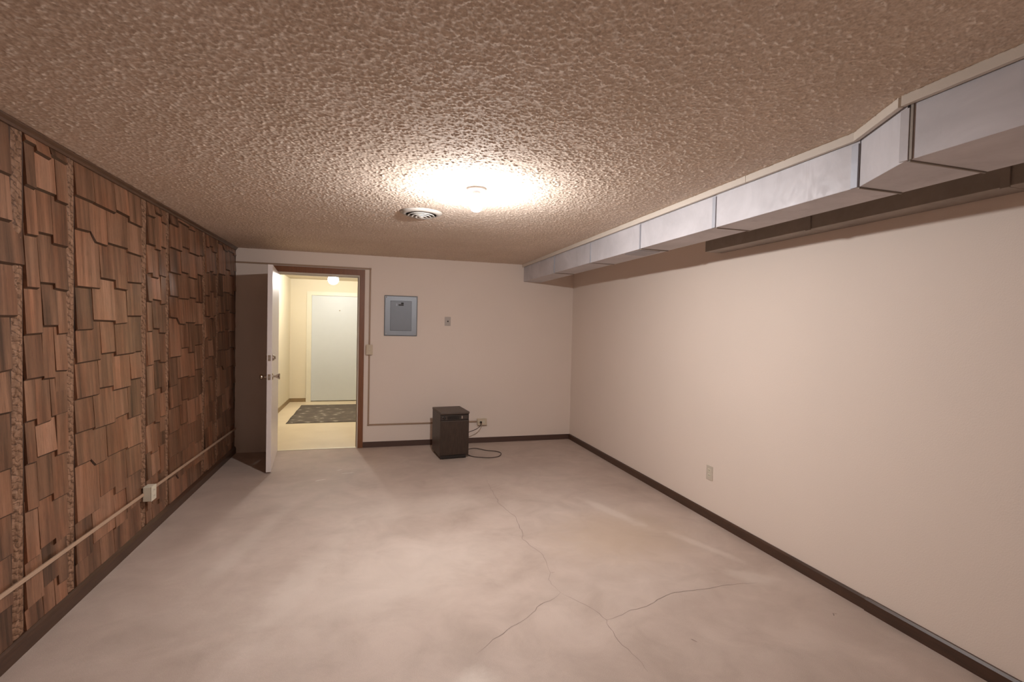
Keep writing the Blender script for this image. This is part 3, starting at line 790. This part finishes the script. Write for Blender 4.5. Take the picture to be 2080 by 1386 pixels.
for sx in (-1, 1):
    for sy in (-1, 1):
        c = lathe('caster', [(0, -0.008), (0.017, -0.008), (0.017, 0.008), (0, 0.008)], M_DEHUM_BLK, dh, 16, (sx * (W / 2 - 0.03), sy * (D / 2 - 0.05), 0.0172), 'x', False)
# cord: out of the back, round the floor, up to the outlet
ci, si = math.cos(-th), math.sin(-th)
def loc(x, y, z): return ((x - cx) * ci - (y - cy) * si, (x - cx) * si + (y - cy) * ci, z)
cord_w = [(0.93, 5.772, 0.07), (0.98, 5.80, 0.02), (1.06, 5.72, 0.0055), (1.14, 5.76, 0.0055), (1.23, 5.78, 0.0055), (1.33, 5.66, 0.0055), (1.43, 5.60, 0.0055), (1.47, 5.51, 0.0055),
          (1.42, 5.38, 0.0055), (1.32, 5.33, 0.0055), (1.21, 5.36, 0.0055), (1.11, 5.43, 0.0055), (1.075, 5.56, 0.0055), (1.05, 5.68, 0.0055), (1.02, 5.83, 0.05), (1.05, 5.89, 0.13), (1.17, 5.93, 0.170), (1.27, 5.955, 0.20), (1.325, 5.980, 0.237), (1.340, 6.000, 0.268)]
cd = tube('power_cord', [loc(*p) for p in cord_w], 0.0042, M_CORD, dh, 8, 8)
box('plug', tuple(a + b for a, b in zip(loc(1.340, 6.018, 0.270), (-0.011, -0.016, -0.012))), tuple(a + b for a, b in zip(loc(1.340, 6.018, 0.270), (0.011, 0.0135, 0.012))), M_DEHUM_BLK, cd, bevel=0.003)

# ------------------------------------------------------------------ floor cracks and pale marks
def ribbon(name, pts, wd, mat, z=0.0006, jit=0.012, seed=1, par=floor):
    rnd = random.Random(seed)
    path = []
    P2 = [Vector((x, y)) for x, y in pts]
    for a, b in zip(P2, P2[1:]):
        n = max(2, int((b - a).length / 0.03))
        d = (b - a).normalized(); nn = Vector((-d.y, d.x))
        for k in range(n):
            path.append(a + (b - a) * k / n + (nn * rnd.uniform(-jit, jit) if k else Vector((0, 0))))
    path.append(P2[-1])
    bm = bmesh.new(); L = []; n = len(path)
    for i, p in enumerate(path):
        t = (path[min(i + 1, n - 1)] - path[max(i - 1, 0)]).normalized(); nn = Vector((-t.y, t.x))
        ww = 0.72 * wd * rnd.uniform(0.55, 1.3) * min(1.0, 0.25 + 3.0 * min(i, n - 1 - i) / n)
        L.append((bm.verts.new((*(p + nn * ww / 2), z)), bm.verts.new((*(p - nn * ww / 2), z))))
    for a, b in zip(L, L[1:]):
        bm.faces.new((a[0], a[1], b[1], b[0]))
    return finish(name, bm, mat, par)
CRACKS = [
 ([(1.09, 4.62), (1.076, 4.50), (1.043, 3.908), (1.096, 3.624), (1.057, 3.306), (1.027, 3.221), (1.087, 2.963), (1.065, 2.82), (1.053, 2.735), (1.014, 2.661), (1.011, 2.605), (1.031, 2.512)], 0.0035),
 ([(1.03, 2.512), (0.942, 2.447), (0.884, 2.426), (0.812, 2.359), (0.743, 2.306), (0.683, 2.278), (0.626, 2.231), (0.57, 2.203), (0.521, 2.156), (0.472, 2.119)], 0.0040),
 ([(1.03, 2.512), (1.078, 2.428), (1.123, 2.349), (1.151, 2.277), (1.162, 2.215), (1.146, 2.156), (1.141, 2.017), (1.162, 1.919), (1.161, 1.828)], 0.0030),
 ([(1.162, 2.215), (1.229, 2.231), (1.322, 2.266), (1.396, 2.273), (1.484, 2.3), (1.555, 2.333), (1.658, 2.365), (1.802, 2.358), (1.936, 2.36), (2.042, 2.357), (2.197, 2.343)], 0.0040),
 ([(1.054, 2.734), (1.082, 2.733)], 0.0030),
]
for q, (pts, wd) in enumerate(CRACKS):
    ribbon('crack', pts, wd, M_CRACK, 0.0006, 0.006, q + 1)
for q, pts in enumerate([[(-0.476, 4.853), (-0.43, 4.88), (-0.386, 4.895)], [(-0.307, 5.172), (-0.253, 5.196)], [(-0.254, 5.043), (-0.136, 5.069)]]):
    ribbon('pale_mark', pts, 0.022, M_PALEMARK, 0.0005, 0.003, 20 + q)  # small pale streaks laid on the floor
for q, pts in enumerate([[(1.482, 1.98), (1.490, 1.967), (1.499, 1.952)], [(2.335, 1.965), (2.351, 1.985), (2.37, 1.975)], [(0.62, 4.02), (0.626, 4.03)]]):
    ribbon('floor_chip', pts, 0.008, M_CRACK, 0.0007, 0.002, 30 + q)
